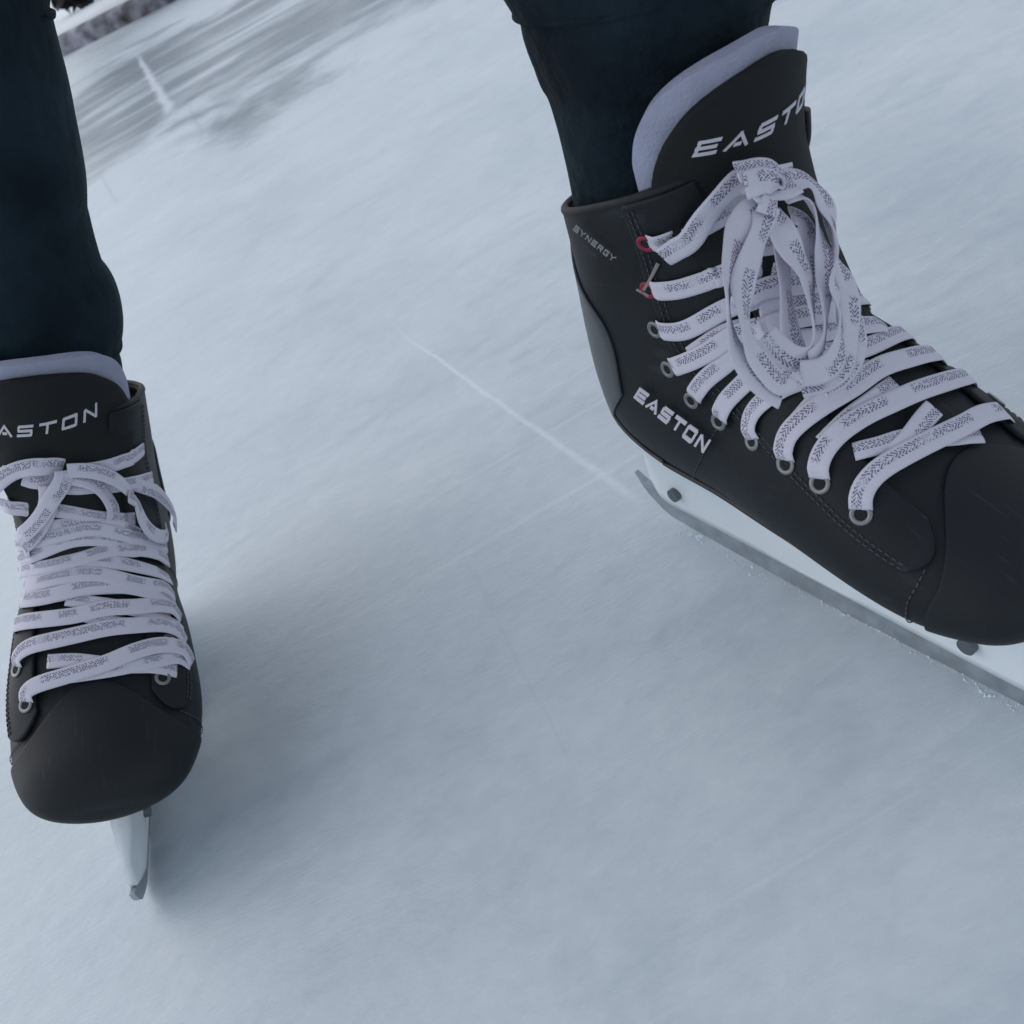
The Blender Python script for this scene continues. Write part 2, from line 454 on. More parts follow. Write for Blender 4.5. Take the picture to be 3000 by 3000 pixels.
def tape(sk, pts, mode='surf', lift=.0014, w=.0088, th=.0011, twist=None, u0=None, ends=(1, 1), flip=False, wf=None, wrap=0):
    """woven tape along a picked path; returns verts (skate local), faces, uvs"""
    if u0 is None: u0 = random.random()*3
    L = sum((Vector(b[:2])-Vector(a[:2])).length for a, b in zip(pts, pts[1:]))
    n = max(8, int(L/9))
    C2 = crom([(p[0], p[1], (p[2] if len(p) > 2 else 0)*1e4) for p in pts], n)
    P, N_ = [], []
    for c in C2:
        ex = c.z/1e4
        if mode == 'surf':
            h = cast(sk, c.x, c.y)
            if h is None:
                P.append(None); N_.append(None); continue
            P.append(h[0]+h[1]*(lift+ex)); N_.append(h[1])
        else:
            p, nn = plane_hit(sk, c.x, c.y, lift+ex); P.append(p); N_.append(nn)
    # drop misses
    keep = [i for i, p in enumerate(P) if p is not None]
    if len(keep) < 4: return None
    P = [P[i] for i in keep]; N_ = [N_[i] for i in keep]; n = len(P)
    if wrap:      # carry on round the far side of the boot to its eyelet
        T = (P[-1]-P[-5]).normalized()
        for k in range(int(wrap/.0015)):
            q = P[-1]+T*.0015; h = sk.bvh_shell.find_nearest(q)
            hn = h[1] if h[1].dot(N_[-1]) > 0 else -h[1]
            np_ = h[0]+hn*lift; T = (np_-P[-1]).normalized(); P.append(np_); N_.append(hn)
        n = len(P)
    for it in range(6):
        Q = P[:]; NN = N_[:]
        for i in range(1, n-1):
            Q[i] = P[i]*.5+(P[i-1]+P[i+1])*.25
            NN[i] = (N_[i]*.5+(N_[i-1]+N_[i+1])*.25).normalized()
        P, N_ = Q, NN
    if mode == 'surf':
        for i in range(n):   # never sink into the boot
            h = sk.bvh.find_nearest(P[i])
            if h[0] is not None:
                d = P[i]-h[0]; hn = h[1] if h[1].dot(N_[i]) > 0 else -h[1]
                if d.dot(hn) < lift*.8: P[i] = h[0]+hn*lift
    inv = sk.inv; inv3 = inv.to_3x3()
    V, F_, UV = [], [], []; s = 0
    nc = 9
    for i in range(n):
        T = (P[min(n-1, i+1)]-P[max(0, i-1)]).normalized(); Nn = (N_[i]-T*N_[i].dot(T)).normalized(); B = T.cross(Nn)
        if i: s += (P[i]-P[i-1]).length
        f = i/(n-1)
        tw = 0
        if twist: tw = math.radians(sample1([(a,) for a in twist], f*(len(twist)-1))[0])
        B2 = B*math.cos(tw)+Nn*math.sin(tw); N2 = -B*math.sin(tw)+Nn*math.cos(tw)
        ww = w*(sample1([(a,) for a in wf], f*(len(wf)-1))[0] if wf else 1)
        dip = 0
        if ends[0] and s < .004: dip = (1-s/.004)
        if mode == 'surf' and n-1-i < 5: dip = max(dip, (1-(n-1-i)/5))
        base = P[i]-Nn*(lift*.9+.0)*dip
        for side in (1, -1):
            for k in range(nc):
                x = -1+2*k/(nc-1)
                if side < 0: x = -x
                bulge = math.sqrt(max(0, 1-abs(x)**3))
                p = base+B2*(ww/2*x)+N2*(side*th/2*(.25+.75*bulge)*(1-.28*math.exp(-(x/.25)**2)))
                V.append(inv @ p); UV.append((s+u0, .5+.5*x*(-1 if flip else 1)))
    m = nc*2; F_ = grid_faces(n, m, True)
    F_ += [tuple(range(m)), tuple(range((n-1)*m, n*m))]
    return V, F_, UV
def tapes(name, sk, lst, parent=None):
    V, F_, UV = [], [], []
    for kw in lst:
        r = tape(sk, **kw)
        if r is None: continue
        o = len(V); V += r[0]; F_ += [tuple(i+o for i in f) for f in r[1]]; UV += r[2]
    return mesh_obj(name, V, F_, M['lace'], parent or sk.root, uvs=UV)

# --- lettering: strokes in a unit cell, mapped through a frame function
def letter(ch, sw=.2):
    s = {'E': [[(0, .9), (1, .9)], [(0, .5), (.92, .5)], [(0, .1), (1, .1)], [(.1, .9), (.1, .1)]],
         'A': [[(.0, 0), (.5, .9)], [(.44, .9), (.56, .9)], [(.5, .9), (1.0, 0)], [(.35, .26), (.68, .26)]],
         'S': [[(1, .9), (.08, .9)], [(.1, .9), (.1, .5)], [(.05, .5), (.95, .5)], [(.9, .5), (.9, .1)], [(.95, .1), (0, .1)]],
         'T': [[(0, .9), (1.05, .9)], [(.5, .85), (.5, 0)]],
         'O': [[(.08, .9), (.92, .9)], [(.1, .95), (.1, .05)], [(.9, .95), (.9, .05)], [(.08, .1), (.92, .1)]],
         'N': [[(.1, 0), (.1, .95)], [(.1, .95), (.9, .05)], [(.9, 0), (.9, 1)]],
         'Y': [[(0, 1), (.5, .5)], [(1, 1), (.5, .5)], [(.5, .5), (.5, 0)]],
         'R': [[(.1, 0), (.1, .95)], [(.1, .9), (.9, .9)], [(.9, .9), (.9, .5)], [(.9, .5), (.1, .5)], [(.5, .5), (.95, 0)]],
         'G': [[(1, .9), (.1, .9)], [(.1, .95), (.1, .05)], [(.1, .1), (.95, .1)], [(.9, .1), (.9, .5)], [(.95, .5), (.55, .5)]]}
    return s[ch]
def lettering(name, word, fmap, mt, parent, sw=.19, gap=.28, slant=.25, n=8, th=.0004):
    V, F_ = [], []
    tot = len(word)+gap*(len(word)-1)
    for ci, ch in enumerate(word):
        x0 = ci*(1+gap)
        for si, (a, b) in enumerate(letter(ch)):
            a, b = Vector(a), Vector(b); t = (b-a).normalized(); nn = Vector((-t.y, t.x))*(sw/2)
            if abs(t.x) > .9: nn = nn*1.15
            else: nn = nn*.75
            lft = si*.00002
            rows = []; ok = True
            for i in range(n):
                c = a.lerp(b, i/(n-1)); row = []
                for s in (-1, 1):
                    p = c+nn*s; xx = (x0+p.x+slant*(p.y-.5))/tot
                    q = fmap(xx, p.y, lft)
                    row.append(q)
                rows.append(row)
            for r0, r1 in zip(rows, rows[1:]):
                if None in r0 or None in r1: continue
                o = len(V); V += [r0[0], r0[1], r1[1], r1[0]]; F_.append((o, o+1, o+2, o+3))
    o = mesh_obj(name, V, F_, mt, parent, smooth=False); solid(o, th, 0)
    return o
def tongue_map(sk, v0, v1, tilt, W=.0455, phi=1.0, u0=-.74, u1=.74, off=.0069):
    fr = spine_frame(TSP, 200)
    def f(x, y, l):
        u = u0+(u1-u0)*x; v = v0+(v1-v0)*y+tilt*(x-.5)
        v = max(0, min(1, v)); k = v*199; i = int(min(198, k)); g = k-i
        P = fr[i][0].lerp(fr[i+1][0], g); Nn = fr[i][2]
        R_ = W/phi; ang = u*phi
        return P+Nn*(off+l-R_*(1-math.cos(ang)))+Vector((0, R_*math.sin(ang), 0))
    return f
def quad_map(sk, TL, TR, BR, BL, lift=.0006):
    TL, TR, BR, BL = map(Vector, (TL, TR, BR, BL))
    def f(x, y, l):
        p = (BL.lerp(BR, x)).lerp(TL.lerp(TR, x), y)
        h = cast(sk, p.x, p.y, True)
        if h is None: return None
        return sk.inv @ (h[0]+h[1]*(lift+l))
    return f
def strip_px(name, sk, A, B, n, m, lift, th, mt, parent=None):
    a = crom([(p[0], p[1], 0) for p in A], n); b = crom([(p[0], p[1], 0) for p in B], n); V = []
    for i in range(n):
        for j in range(m):
            p = a[i].lerp(b[i], j/(m-1)); h = cast(sk, p.x, p.y, True)
            if h is None: h = (sk.mw @ Vector((0, 0, .1)), Vector((0, 0, 1)))
            V.append(sk.inv @ (h[0]+h[1]*lift))
    o = mesh_obj(name, V, grid_faces(n, m), mt, parent or sk.root); solid(o, th, 0); return o

A_ = lambda L: [(1450+p[0]*.8023, p[1]*.8023)+tuple(p[2:]) for p in L]
B_ = lambda L: [(1850+p[0]*.44, 400+p[1]*.44)+tuple(p[2:]) for p in L]
C_ = lambda L: [(p[0]*.5178, 900+p[1]*.5178)+tuple(p[2:]) for p in L]
D_ = lambda L: [(p[0]*.5175, 1700+p[1]*.5175)+tuple(p[2:]) for p in L]

# ---- right skate lacing
W_ = .0092
RL = [
 dict(pts=A_([(1310, 1650), (1400, 1630), (1500, 1600), (1620, 1605), (1775, 1590)]), lift=.0012, w=.0075),
 dict(pts=A_([(1592, 1500), (1552, 1545), (1505, 1610), (1440, 1680)]), lift=.0024, w=.0088, ends=(0, 0)),
 dict(pts=A_([(1337, 1862), (1345, 1790), (1395, 1725), (1480, 1672), (1600, 1612), (1700, 1565), (1765, 1530), (1825, 1520)]), lift=.0036, w=.0092, wrap=.010),
 dict(pts=A_([(1200, 1620), (1290, 1530), (1380, 1462), (1462, 1400)]), lift=.0014, w=.0080, ends=(0, 0)),
 dict(pts=A_([(1187, 1748), (1195, 1670), (1250, 1590), (1340, 1525), (1440, 1478), (1540, 1435), (1655, 1400)]), lift=.0028, w=.0090, wrap=.022),
 dict(pts=A_([(1110, 1540), (1200, 1440), (1300, 1370), (1380, 1345)]), lift=.0012, w=.0085, ends=(0, 0)),
 dict(pts=A_([(1062, 1680), (1072, 1600), (1115, 1545), (1200, 1480), (1300, 1420), (1400, 1350), (1530, 1312)]), lift=.0028, w=.0092, wrap=.022),
 dict(pts=A_([(1000, 1400), (1180, 1330), (1340, 1280), (1440, 1235)]), lift=.0016, w=.0085, wrap=.022, ends=(0, 0)),
 dict(pts=A_([(943, 1605), (935, 1545), (965, 1485), (1040, 1430), (1120, 1390)]), lift=.0022, w=.0082),
 dict(pts=A_([(822, 1530), (845, 1470), (890, 1420), (960, 1360), (1060, 1320)]), lift=.0022, w=.0086),
 dict(pts=A_([(727, 1450), (770, 1385), (830, 1335), (910, 1270), (1000, 1230)]), lift=.0022, w=.0088),
 dict(pts=A_([(720, 1292), (780, 1250), (840, 1210), (930, 1190)]), lift=.0012, w=.0080, ends=(0, 0)),
 dict(pts=A_([(647, 1338), (720, 1312), (800, 1270), (880, 1215), (980, 1190)]), lift=.0026, w=.0090),
 dict(pts=A_([(597, 1200), (680, 1205), (740, 1182), (820, 1135), (900, 1100), (1000, 1080)]), lift=.0022, w=.0088),
 dict(pts=A_([(572, 1055), (660, 1052), (740, 1030), (830, 1000), (920, 980), (1010, 975)]), lift=.0022, w=.0088),
 dict(pts=A_([(700, 878), (780, 882), (860, 885), (960, 880)]), lift=.0014, w=.0082, ends=(0, 0)),
 dict(pts=A_([(690, 860), (760, 820), (830, 785), (900, 740), (970, 700)]), lift=.0030, w=.0072, ends=(0, 0)),
 dict(pts=A_([(562, 885), (610, 880), (660, 868)]), lift=.0020, w=.0084),
 dict(pts=A_([(625, 905, .002), (690, 850, .004), (735, 770, .005), (790, 700, .006), (850, 650, .007), (930, 640, .009), (1010, 640, .010)]), lift=.0036, w=.0100, ends=(0, 0), twist=(0, 15, -10, 20, 0)),
 dict(pts=A_([(860, 890), (960, 900), (1080, 880), (1170, 850)]), lift=.0018, w=.0090, ends=(0, 0)),
 dict(pts=A_([(1000, 1000), (1080, 1010), (1160, 960), (1230, 950)]), lift=.0026, w=.0090, ends=(0, 0)),
 dict(pts=A_([(900, 1000), (1000, 960), (1100, 930), (1200, 900)]), lift=.0010, w=.0090, ends=(0, 0)),
 dict(pts=A_([(880, 1110), (980, 1050), (1100, 1040), (1240, 1030)]), lift=.0034, w=.0090, ends=(0, 0)),
 dict(pts=A_([(960, 1130), (1060, 1110), (1160, 1130), (1270, 1170)]), lift=.0018, w=.0090, ends=(0, 0)),
 dict(pts=A_([(940, 1210), (1040, 1170), (1150, 1150), (1270, 1140)]), lift=.0034, w=.0090, ends=(0, 0)),
 dict(pts=A_([(960, 1300), (1080, 1250), (1200, 1220), (1340, 1200)]), lift=.0024, w=.0090, ends=(0, 0), wrap=.015),
 dict(pts=A_([(900, 1190), (1020, 1240), (1140, 1290), (1280, 1280)]), lift=.0012, w=.0090, ends=(0, 0)),
 dict(pts=A_([(1130, 1120), (1260, 1090), (1310, 1085)]), lift=.0022, w=.0090, wrap=.022, ends=(0, 0)),
]
tapes('lace', R, RL)
p = lambda pts, lift, **k: dict(pts=B_(pts), mode='plane', lift=lift, ends=(0, 0), **k)
RB = [
 # backing turns of the bow
 p([(1000, 640), (1010, 850), (1030, 1050), (1050, 1250), (1090, 1420)], .0075, w=.0085, twist=(0, 25, -15)),
 p([(1060, 520), (1150, 560), (1180, 700), (1200, 860), (1240, 1000)], .011, w=.0120, twist=(30, 5, -20)),
 # inner oval
 p([(940, 480), (990, 600), (1070, 760), (1160, 920), (1195, 1120), (1215, 1300), (1180, 1450), (1100, 1490), (1000, 1430), (900, 1310)], .0150, w=.0100, twist=(20, -30, 10, 30, 50, 60, 25, 0)),
 p([(1010, 400), (1120, 385), (1200, 460), (1255, 640), (1290, 850), (1290, 1060), (1290, 1250), (1270, 1400), (1190, 1490)], .0165, w=.0078, twist=(20, 60, 30, -25, 25, 50, 30)),
 # left outer loop
 p([(890, 440), (780, 500), (700, 640), (660, 830), (640, 1030), (655, 1230), (700, 1420), (790, 1570), (890, 1670), (1000, 1745)], .0190, w=.0098, twist=(10, -15, 15, 30, 55, 40, 10, 0, 10)),
 p([(905, 470), (860, 620), (800, 790), (745, 950), (740, 1130), (770, 1310), (830, 1460), (910, 1570), (1000, 1660), (1060, 1600)], .0205, w=.0094, twist=(-30, 20, 5, -15, 25, 35, 5, 0, 0)),
 # right outer loops
 p([(1030, 300), (1160, 280), (1270, 400), (1330, 560), (1355, 740), (1345, 940), (1370, 1130), (1390, 1320), (1370, 1470), (1270, 1560), (1130, 1580)], .0180, w=.0098, twist=(0, 30, 10, 55, 70, 30, 60, 30, 0, 10)),
 p([(1230, 430), (1330, 600), (1360, 800), (1420, 960), (1450, 1110), (1460, 1260), (1450, 1400), (1400, 1530), (1290, 1610), (1130, 1650)], .0140, w=.0105, twist=(40, 70, 50, 10, 0, 20, 10, 0, 5)),
 p([(1490, 1180), (1500, 1330), (1480, 1470), (1400, 1590), (1270, 1660)], .0110, w=.0100, twist=(20, 0, 10, 0)),
 # knot
 p([(700, 240), (770, 222), (850, 212), (930, 215), (990, 250), (1020, 310), (990, 365)], .0225, w=.0085, twist=(0, 10, 0, 0, 20, 50, 80)),
 p([(760, 330), (820, 300), (890, 285), (960, 300), (1000, 350)], .0245, w=.0105, twist=(-30, 0, 0, 10, 60)),
 p([(800, 400), (860, 365), (930, 350), (1000, 365), (1050, 350), (1100, 330)], .0225, w=.0080, twist=(20, 0, 0, 10, 30)),
 p([(930, 300), (930, 370), (920, 440), (900, 520)], .0225, w=.0085, twist=(0, 20, -10)),
]
tapes('lace_bow', R, RB)

# ---- left skate lacing
l = lambda fn, pts, lift, **k: dict(pts=fn(pts), lift=lift, **k)
LL = [
 l(D_, [(275, 462), (420, 455), (560, 470), (720, 490), (860, 490), (1000, 515)], .0012, w=.0082, ends=(0, 0)),
 l(D_, [(152, 690), (170, 628), (240, 590), (340, 560), (470, 520), (620, 470), (760, 410), (900, 375), (1020, 395), (1085, 470)], .0030, w=.0098),
 l(D_, [(300, 560), (450, 540), (650, 510), (850, 470), (1000, 440), (1075, 480)], .0018, w=.0080, ends=(0, 0)),
 l(D_, [(102, 490), (120, 425), (190, 375), (310, 345), (460, 310), (620, 275), (780, 262), (920, 262), (1000, 300), (1050, 350)], .0028, w=.0096),
 l(D_, [(430, 180), (560, 225), (720, 255), (860, 240), (980, 250), (1035, 290)], .0016, w=.0080, ends=(0, 0)),
 l(D_, [(52, 350), (62, 292), (130, 245), (280, 225), (440, 205), (600, 165), (760, 160), (900, 150), (985, 180), (1020, 220)], .0030, w=.0096),
 l(D_, [(20, 230), (35, 165), (110, 125), (270, 100), (420, 60), (560, 35), (720, 45), (880, 90), (990, 130)], .0028, w=.0096),
 l(D_, [(380, 110), (520, 130), (660, 150), (820, 185), (960, 200)], .0014, w=.0080, ends=(0, 0)),
 l(C_, [(10, 1700), (60, 1640), (200, 1580), (380, 1530), (560, 1520), (760, 1570), (930, 1600), (985, 1640)], .0030, w=.0092),
 l(C_, [(120, 1640), (300, 1640), (480, 1600), (660, 1590), (860, 1600), (970, 1600)], .0016, w=.0080, ends=(0, 0)),
 l(C_, [(20, 1620), (100, 1560), (260, 1490), (430, 1440), (620, 1450), (800, 1490), (960, 1540)], .0026, w=.0090),
 l(C_, [(90, 1500), (270, 1480), (470, 1430), (640, 1380), (800, 1390), (950, 1440)], .0034, w=.0084, ends=(0, 0)),
 l(C_, [(120, 1440), (260, 1370), (420, 1310), (600, 1310), (780, 1360), (940, 1400)], .0026, w=.0090, ends=(0, 0)),
 l(C_, [(130, 1340), (330, 1290), (520, 1250), (700, 1290), (850, 1340), (940, 1360)], .0036, w=.0080, ends=(0, 0)),
 l(C_, [(230, 1250), (360, 1230), (500, 1235), (660, 1240), (790, 1290)], .0028, w=.0080, ends=(0, 0)),
 l(C_, [(240, 1140), (360, 1150), (500, 1180), (640, 1200), (760, 1200)], .0026, w=.0082, ends=(0, 0)),
 l(C_, [(340, 1010), (440, 1020), (530, 1010), (640, 1010), (760, 990), (860, 965)], .0022, w=.0082, ends=(0, 0)),
 l(C_, [(430, 920), (560, 905), (680, 870), (770, 825), (810, 800)], .0030, w=.0084, ends=(0, 0)),
 l(C_, [(10, 960), (80, 900), (150, 880)], .0020, w=.0084, ends=(0, 0)),
]
tapes('lace', Lk, LL)
lp = lambda pts, lift, **k: dict(pts=C_(pts), mode='surf', lift=lift, ends=(0, 0), **k)
LB = [
 lp([(385, 905), (480, 905), (580, 940), (670, 1010), (720, 1100), (760, 1220), (820, 1300), (890, 1310), (935, 1250)], .0075, w=.0086, twist=(0, 10, 20, 30, 10, -10, 0)),
 lp([(935, 1255), (940, 1190), (890, 1110), (820, 1040), (740, 995)], .0060, w=.0084, twist=(0, 10, 20)),
 lp([(400, 950), (500, 975), (570, 1040), (620, 1130), (640, 1220)], .0060, w=.0086, twist=(10, 30, 10)),
 lp([(20, 1060), (50, 980), (120, 900), (210, 870), (300, 870), (365, 900)], .0095, w=.0098, twist=(10, -10, 20, 0)),
 lp([(365, 900), (370, 960), (320, 1060), (270, 1170), (190, 1270), (90, 1330), (10, 1350)], .0080, w=.0100, twist=(20, 0, -10, 10)),
 lp([(290, 990), (300, 1100), (250, 1240), (150, 1370), (60, 1470), (5, 1550)], .0065, w=.0105, twist=(0, 15, 0)),
 lp([(160, 950), (240, 980), (290, 960), (330, 930)], .0055, w=.0086, twist=(10, 0)),
 lp([(60, 1100), (130, 1130), (200, 1150)], .0055, w=.0086),
]
tapes('lace_bow', Lk, LB)

# eyelets
def eyelet(sk, px, py, mt='ring', r=.0036, mirror=True):
    h = cast(sk, px, py, True)
    if not h: return
    c = sk.inv @ h[0]; n = (sk.inv.to_3x3() @ h[1]).normalized()
    for s in ((1, -1) if mirror else (1,)):
        cc = Vector((c.x, c.y*s, c.z)); nn = Vector((n.x, n.y*s, n.z))
        V, F_ = ringmesh(cc+nn*.0004, nn, r, .0011)
        e = mesh_obj('eyelet', V, F_, M[mt], sk.root)
        V, F_ = cyl(cc+nn*.0003, nn, r*.85, .0005); mesh_obj('eyelet_hole', V, F_, M['dark'], e, smooth=False)
RE = A_([(1337, 1878), (1187, 1765), (1062, 1695), (940, 1612), (818, 1540), (718, 1462), (632, 1348), (585, 1203), (560, 1058), (552, 888)])
for i, (ex, ey) in enumerate(RE): eyelet(R, ex, ey, 'red' if i >= 8 else 'ring', .0036 if i < 3 else .0032)
LE = D_([(148, 705), (95, 505), (46, 365), (14, 245)])+C_([(8, 1715)])
for ex, ey in LE: eyelet(Lk, ex, ey)

# lettering
for sk, TXT in ((R, (.826, .862, .0, .0515, 1.12, -.66, .70)), (Lk, (.768, .818, .03, .0515, 1.12, -.76, .57))):
    lettering('lettering', 'EASTON', tongue_map(sk, *TXT), M['print'], [c for c in sk.root.children if c.name.startswith('tongue')][0], sw=.20, gap=.36, slant=.3)
sideb = [c for c in R.root.children if c.name.startswith('boot')][0]
lettering('lettering', 'EASTON', quad_map(R, (1878, 1135), (2088, 1290), (2062, 1325), (1858, 1160)), M['print'], sideb, sw=.26, gap=.25, slant=-.1)
lettering('lettering', 'SYNERGY', quad_map(R, (1688, 655), (1806, 750), (1800, 765), (1684, 672)), M['print2'], sideb, sw=.2, n=5)
strip_px('stitch_line', R, [(1925, 765), (1905, 810), (1885, 845)], [(1936, 771), (1914, 814), (1893, 850)], 14, 4, .0008+.0000, .0005, M['tape'])
strip_px('stitch_line', R, [(1870, 842), (1888, 852), (1906, 862)], [(1867, 848), (1885, 858), (1903, 868)], 10, 3, .0008, .0005, M['tape'])

# ---------------------------------------------------------------- person
LR = [(1945, 590, 262), (1928, 430, 272), (1916, 290, 296), (1910, 200, 322), (1900, 120, 342), (1892, 40, 364), (1888, -60, 384), (1850, -220, 425), (1790, -400, 480)]
per = bpy.data.objects.new('person', None); COL.objects.link(per)
tag(per, 'person on skates in dark navy jeans, legs apart, only the lower legs in view', 'person')
def skin_mesh(name, nodes, edges, mt, parent, vox=.011):
    """limbs as tapered capsules fused into one continuous surface"""
    V, F_ = [], []
    def put(v, f):
        o = len(V); V.extend(v); F_.extend([tuple(i+o for i in q) for q in f])
    for a_, b_ in edges:
        A, ra = nodes[a_]; B, rb = nodes[b_]
        ra = ra if isinstance(ra, tuple) else (ra, ra); rb = rb if isinstance(rb, tuple) else (rb, rb)
        T = (B-A).normalized(); X = Vector((1, 0, 0)); X = (X-T*X.dot(T)); X = X.normalized() if X.length > .2 else T.orthogonal().normalized(); Y = T.cross(X)
        n_ = 22; v = []
        for i in range(n_):
            f = i/(n_-1)
            if f < .2: k = -math.cos(f/.2*PI/2); c = A+T*k*max(ra)*1; q = math.sqrt(max(0, 1-k*k)); rx, ry = ra[0]*q, ra[1]*q
            elif f > .8: k = math.sin((f-.8)/.2*PI/2); c = B+T*k*max(rb); q = math.sqrt(max(0, 1-k*k)); rx, ry = rb[0]*q, rb[1]*q
            else: g = (f-.2)/.6; c = A.lerp(B, g); rx = ra[0]+(rb[0]-ra[0])*g; ry = ra[1]+(rb[1]-ra[1])*g
            for j in range(24):
                an = 2*PI*j/24; v.append(c+X*(rx+1e-4)*math.cos(an)+Y*(ry+1e-4)*math.sin(an))
        put(v, grid_faces(n_, 24, True)+[tuple(range(24)), tuple(range((n_-1)*24, n_*24))])
    o = mesh_obj(name, V, F_, mt, parent)
    rm = o.modifiers.new('fuse', 'REMESH'); rm.mode = 'VOXEL'; rm.voxel_size = vox; rm.use_smooth_shade = True
    sm = o.modifiers.new('smooth', 'SMOOTH'); sm.factor = .5; sm.iterations = 6
    return o
aR = R.mw @ Vector((-.055, 0, .10)); aL = Lk.mw @ Vector((-.055, 0, .10))
sR = R.mw @ Vector((-.055, 0, .24)); sL = Lk.mw @ Vector((-.055, 0, .24))
tR = R.mw @ Vector((.08, 0, .09)); tL = Lk.mw @ Vector((.08, 0, .09))
kR = Vector((.13, .37, .56)); kL = Vector((-.17, .50, .55)); hR = Vector((.07, .66, .92)); hL = Vector((-.11, .68, .92))
pel = Vector((-.02, .70, .98)); ch = Vector((-.02, .62, 1.32)); nk = Vector((-.02, .58, 1.50)); hd = Vector((-.02, .54, 1.62)); ht = Vector((-.02, .53, 1.74))
nodes = [(pel, (.12, .09)), (hR, .080), (kR, .052), (sR, .034), (aR, .033), (tR, (.030, .022)), (hL, .080), (kL, .052), (sL, .034), (aL, .033), (tL, (.030, .022)),
         (ch, (.15, .10)), (nk, .05), (hd, (.072, .085)), (ht, (.055, .065)),
         (Vector((.17, .60, 1.42)), .05), (Vector((.30, .55, 1.16)), .04), (Vector((.30, .40, .95)), .028), (Vector((.29, .34, .90)), .03),
         (Vector((-.21, .60, 1.42)), .05), (Vector((-.34, .55, 1.16)), .04), (Vector((-.34, .40, .95)), .028), (Vector((-.33, .34, .90)), .03)]
edges = [(0, 1), (1, 2), (2, 3), (3, 4), (4, 5), (0, 6), (6, 7), (7, 8), (8, 9), (9, 10), (0, 11), (11, 12), (12, 13), (13, 14), (11, 15), (15, 16), (16, 17), (17, 18), (11, 19), (19, 20), (20, 21), (21, 22)]
nodes[3] = (Vector((.138, .400, .225)), .024); nodes[4] = (aR, .026); nodes[8] = (Vector((-.212, .586, .25)), .024); nodes[9] = (aL, .028)
nodes[2] = (kR, .040); nodes[7] = (kL, .040)
nodes += [(Vector((.150, .402, .30)), .022), (Vector((.152, .400, .38)), .026), (Vector((-.186, .588, .30)), .022), (Vector((-.110, .586, .42)), .024)]
edges = [e for e in edges if e not in ((2, 3), (7, 8))]+[(2, 24), (24, 23), (23, 3), (7, 26), (26, 25), (25, 8)]
skin_mesh('body', nodes, edges, M['skin'], per)
jn = [(pel+Vector((0, 0, -.02)), (.165, .13)), (ch, (.19, .14)), (nk-Vector((0, 0, .04)), (.09, .085)), (nodes[15][0], .075), (nodes[16][0], .06), (nodes[17][0], .045), (nodes[19][0], .075), (nodes[20][0], .06), (nodes[21][0], .045)]
skin_mesh('jacket', jn, [(0, 1), (1, 2), (1, 3), (3, 4), (4, 5), (1, 6), (6, 7), (7, 8)], M['jacket'], per)

def leg_tube(rows, Y, knee, hip, seed, amp):
    """rows: (cx, cy, halfwidth px); returns ring list up to the hip"""
    C = []
    for cx, cy, hwp in rows:
        P = on_y(cx, cy, Y); C.append((P, hwp*depth(P)/FPX, 1.0))
    last = C[-1][0]
    C.append((last.lerp(knee, .55), .078, .4)); C.append((knee, .085, .1)); C.append((knee.lerp(hip, .5), .100, 0)); C.append((hip, .118, 0))
    keys = [(c[0].x, c[0].y, c[0].z, c[1], c[2]) for c in C]
    n = 30*len(C)//2+60; V = []; m = 96
    for i in range(n):
        tt = (len(keys)-1)*i/(n-1); x, y, z, r, e = sample1(keys, tt); P = Vector((x, y, z))
        x2, y2, z2 = sample1(keys, tt+.05)[:3]; x1, y1, z1 = sample1(keys, tt-.05)[:3]
        T = Vector((x2-x1, y2-y1, z2-z1)).normalized()
        sx = (RT*e+rt0*(1-e)); sx = (sx-T*sx.dot(T)).normalized(); sy = T.cross(sx)
        dz = 0
        for j in range(m):
            a = 2*PI*j/m
            d = sx*math.cos(a)+sy*math.sin(a)
            # folds: long slanting creases plus short pinches near the hem
            q = P+d*r
            nz = noise.noise(Vector((q.x*12+seed, q.y*12, q.z*14+q.x*10)))*.8+noise.noise(Vector((q.x*20, q.y*20+seed, q.z*34)))*.25
            side = abs(math.cos(a))**6
            rd = .5-abs(noise.noise(Vector((q.x*7+seed*2, q.y*7, q.z*13-q.x*8))))*2.2
            rr = r*(1+amp*(nz+max(0, rd)*.45-.1)*(1-.8*side))
            V.append(P+d*rr)
    return V, grid_faces(n, m, True), n, m
LR = [(1945, 590, 262), (1928, 430, 272), (1916, 290, 296), (1910, 200, 322), (1900, 120, 342), (1892, 40, 364), (1888, -60, 384), (1850, -220, 425), (1790, -400, 480)]
LLg = [(28, 1105, 288), (38, 1062, 292), (30, 1006, 258), (40, 950, 284), (42, 900, 294), (4, 800, 278), (-42, 620, 276), (-55, 480, 277), (-103, 250, 276), (-156, 0, 277), (-200, -250, 290)]
V1, F1, n1, m1 = leg_tube(LR, .398, kR, hR, 1.3, .09)
V2, F2, n2, m2 = leg_tube(LLg, .585, kL, hL, 7.7, .10)
# seat joining both legs
Vs = []; ns = 24; hp = [(-.02, .67, .84, .10), (-.02, .68, .92, .175), (-.02, .70, 1.0, .185), (-.02, .70, 1.07, .17)]
for i in range(ns):
    x, y, z, r = sample1(hp, 3*i/(ns-1))
    for j in range(64):
        a = 2*PI*j/64; Vs.append(Vector((x+r*1.05*math.cos(a), y+r*.78*math.sin(a), z)))
V, F_ = merge([(V1, F1), (V2, F2), (Vs, grid_faces(ns, 64, True)+[tuple(range(64))])])
tr = mesh_obj('trousers', V, F_, M['denim'], per); solid(tr, .0022, -1)

